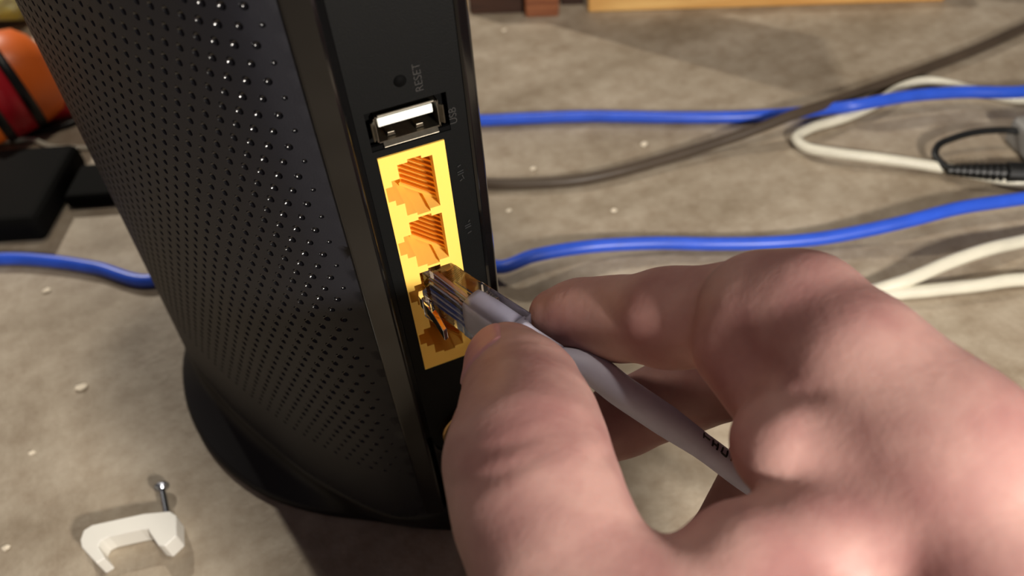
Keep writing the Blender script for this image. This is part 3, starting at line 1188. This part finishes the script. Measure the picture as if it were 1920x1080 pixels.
# ------------------------------------------------------------------ things behind on the left
a0, a1 = np.array((-158.4, 221.4, 0.0)), np.array((-123.4, 208.3, 0.0))
lx = a1 - a0
Ll = np.linalg.norm(lx)
lx /= Ll
ly = np.array([-lx[1], lx[0], 0])
tag(obj('power_brick', frame_pts(box((-40, 0, 0), (Ll, 58, 14)), a0, lx, ly, (0, 0, 1)), M['adapter'], None, bevel=4, seg=3),
    'black power brick on the floor at the left edge behind the blue cable', 'adapter')
tag(obj('plug_block', frame_pts(box((Ll + 1.5, 22, 0), (Ll + 26, 48, 8)), a0, lx, ly, (0, 0, 1)), M['adapter'], None, bevel=2.5, seg=3),
    'low black plug block between the power brick and the dimpled router side', 'plug')
cable('black_cord', [(-420, 300, 1.9), (-162.4, 311.8, 1.9), (-146.4, 307.7, 1.9), (-130.4, 304.7, 1.9), (-110.2, 303.8, 1.9), (-85, 320, 1.9), (-40, 330, 1.9)], 1.9, M['blackrub'],
      'thin black cord below the orange tool on the left')
cable('thin_white_cord', [(-163.2, 321.8, 1.3), (-144.0, 305.2, 1.3), (-130.7, 298.3, 1.3), (-121.5, 286.7, 1.3), (-109.7, 279.5, 1.3), (-100.7, 275.3, 1.3), (-75, 280, 1.3)], 1.3, M['whitecable'],
      'thin pale cord curving just above the black power brick')

# orange tool with black straps and a red end piece
tool = thing('power_tool', 'orange and red power tool with black grip bands at the left edge', 'tool', (-142.5, 326.8, 0.0))
tc_ = np.array((-121.9, 319.4, 26.0))
tax = np.array([0.93, 0.30, 0.06])
tax /= np.linalg.norm(tax)
toff = np.zeros(3)
obj('motor_housing', lathe([(-90, 18), (-60, 22), (-20, 25), (-4, 25), (6, 22.5), (11, 17), (13.5, 9), (14, 1)], tc_ + toff, tax, 30), M['orange'], tool, smooth=True)
obj('red_collar', lathe([(-24, 22), (-23.5, 25.6), (-8.5, 25.5), (-8, 23)], tc_ + toff, tax, 30), M['red'], tool, smooth=True)
for h0, rr in ((-10, 26.2), (-26, 26.4)):
    obj('grip_band', lathe([(h0, rr - 2), (h0 + 0.5, rr), (h0 + 5, rr - 0.2), (h0 + 5.6, rr - 3)], tc_ + toff, tax, 30), M['blackrub'], tool, smooth=True)
rk = np.array((-114.6, 314.5, 8.0))
obj('red_trigger', lathe([(-26, 6), (-8, 7.5), (4, 7.6), (8, 6.5), (10, 4), (10.5, 0.5)], rk, (0.95, 0.1, 0.0), 20), M['red'], tool, smooth=True)
obj('lower_grip', lathe([(0, 12), (20, 13), (32, 12), (38, 8), (40, 2)], np.array((-166.0, 318.0, 13.0)), (0.95, 0.1, 0), 24), M['orange'], tool, smooth=True)

# crumpled bag at the very corner
bm = bmesh.new()
bmesh.ops.create_icosphere(bm, subdivisions=4, radius=1.0)
bc0 = np.array((-156.5, 455.7, -0.0))
for v in bm.verts:
    k = 1 + 0.14 * math.sin(7 * v.co.x + 3 * v.co.z) + 0.12 * math.sin(9 * v.co.y - 5 * v.co.x) + 0.08 * math.sin(17 * v.co.z + 11 * v.co.y)
    v.co = Vector((v.co.x * 40 * k, v.co.y * 24 * k, max(v.co.z, -0.8) * 16 * k))
zmin = min(v.co.z for v in bm.verts)
vv = [(v.co.x + bc0[0], v.co.y + bc0[1], v.co.z - zmin) for v in bm.verts]
ff = [[v.index for v in f.verts] for f in bm.faces]
bm.free()
tag(obj('plastic_bag', (vv, ff), M['bag'], None, smooth=True), 'crumpled grey and yellow plastic bag in the top left corner', 'bag')

# ------------------------------------------------------------------ timber at the back
pa, pb = np.array((183.7, 279.0, 0.0)), np.array((327.5, 209.1, 0.0))
dx = pb - pa
dx /= np.linalg.norm(dx)
dy = np.array([-dx[1], dx[0], 0])
tag(obj('timber_board', frame_pts(box((0, 0, 0), (205, 40, 13)), pa, dx, dy, (0, 0, 1)), M['pine'], None, bevel=1.5),
    'pale pine board standing on the floor along the back', 'board')
pa = np.array((148.4, 291.5, 0.0))
pb = np.array((166.5, 282.8, 0.0))
dx2 = pb - pa
L2 = np.linalg.norm(dx2)
dx2 /= L2
dy2 = np.array([-dx2[1], dx2[0], 0])
tag(obj('timber_post', frame_pts(box((0, 0, 0), (L2, 45, 120)), pa, dx2, dy2, (0, 0, 1)), M['redwood'], None, bevel=1.5),
    'reddish wooden post end just left of the pine board', 'post')
tag(obj('timber_offcut', frame_pts(box((-34, 6, 0), (-1.5, 50, 22)), pa, dx2, dy2, (0, 0, 1)), M['darkwood_and_shade'], None, bevel=1.5),
    'dark brown wood offcut beside the router edge at the top', 'wood')
tag(obj('gap_shade_filler', frame_pts(box((L2 + 1, 14, 0), (L2 + 15, 60, 12)), pa, dx2, dy2, (0, 0, 1)), M['darkwood_and_shade'], None, bevel=1.0),  # added filler, dark colour stands in for the shade of the gap
    'dark filler standing in for shade in the gap between reddish post and pine board', 'wood')
# dark blue case in the far right corner
nc = np.array((387.7, 182.1, 0.0))
tag(obj('tool_case', frame_pts(box((0, 0, 0), (120, 70, 16)), nc, (0.93, -0.36, 0), (0.36, 0.93, 0), (0, 0, 1)), M['navy'], None, bevel=4, seg=3),
    'dark navy case at the far top right corner', 'case')

# ------------------------------------------------------------------ nail-in cable clip
# lies on its side: legs towards the camera, nail pointing away
clip = thing('cable_clip', 'white plastic nail-in cable clip lying on the floor with its steel nail', 'cable clip', (-100.5, 36.9, 0.0))
CH = 7.6
cq = [(-111.8, 41.5, 7.6), (-110.7, 44.6, 7.6), (-108.1, 45.4, 7.6), (-92.4, 42.5, 7.6), (-84.3, 39.8, 7.6), (-82.5, 37.3, 7.6), (-83.2, 30.1, 7.6), (-87.0, 27.9, 7.6), (-89.0, 29.2, 7.6), (-91.2, 35.1, 7.6),
      (-91.4, 36.2, 7.6), (-93.8, 37.1, 7.6), (-103.2, 38.8, 7.6), (-105.5, 38.6, 7.6), (-106.5, 36.8, 7.6), (-104.7, 31.8, 7.6), (-107.4, 31.1, 7.6), (-111.5, 38.7, 7.6)]
n = len(cq)
CV = [(x, y, 0.0) for x, y, z in cq] + [(x, y, CH) for x, y, z in cq]
CF = [tuple(range(n)), tuple(reversed(range(n, 2 * n)))] + [(i, n + i, n + (i + 1) % n, (i + 1) % n) for i in range(n)]
obj('saddle', (CV, CF), M['clip'], clip, bevel=0.45, seg=3)
na, nb_ = np.array((-86.5, 42.5, 3.2)), np.array((-87.1, 53.1, 3.2))
nd = nb_ - na
NL = float(np.linalg.norm(nd))
obj('steel_nail', lathe([(-1.0, 1.05), (NL - 1.2, 1.05), (NL - 0.7, 1.6), (NL, 2.5), (NL + 0.5, 2.5), (NL + 0.9, 1.8)], na, nd, 18), M['nailsteel'], clip, smooth=False)

# ------------------------------------------------------------------ pale chips lying on the floor
chips = [((149.1, 149.0, 0.0), 3.3, 'white paint chip between the far blue cable and the brown-grey cord'),
         ((343.9, 140.4, 0.0), 3.0, 'white chip beside the diagonal cord near the top right'),
         ((-111.9, 112.9, 0.0), 3.6, 'pale crumb on lit floor to the left of the router base'),
         ((-124.5, 175.1, 0.0), 2.6, 'pale crumb just below the blue cable on the left'),
         ((131.4, 283.7, 0.0), 2.2, 'tiny pale chip in front of the dark offcut near the router top'),
         ((94.1, 156.4, 0.0), 2.2, 'tiny pale chip just above the brown-grey cord beside the router'),
         ((113.8, 113.0, 0.0), 2.2, 'tiny pale chip between the brown-grey cord and the nearer blue cable'),
         ((72.3, 133.6, 0.0), 1.8, 'tiny pale chip close to the router edge above the nearer blue cable'),
         ((-129.8, 89.8, 0.0), 1.8, 'tiny pale grain on the floor above the white cable clip'),
         ((-137.6, 54.1, 0.0), 1.8, 'tiny pale grain at the left edge beside the white cable clip')]
for (x, y, z), r, lab in chips:
    bm = bmesh.new()
    bmesh.ops.create_icosphere(bm, subdivisions=1, radius=1.0)
    for v in bm.verts:
        k = random.uniform(0.65, 1.15)
        v.co = Vector((v.co.x * k * r * 0.9, v.co.y * k * r * 0.6, max(v.co.z * k * r * 0.3, -0.2 * r)))
    zmin = min(v.co.z for v in bm.verts)
    vv = [(v.co.x + x, v.co.y + y, v.co.z - zmin) for v in bm.verts]
    ff = [[v.index for v in f.verts] for f in bm.faces]
    bm.free()
    tag(obj('floor_chip', (vv, ff), M['chip'], None), lab, 'chip', 'pale chips on the floor')
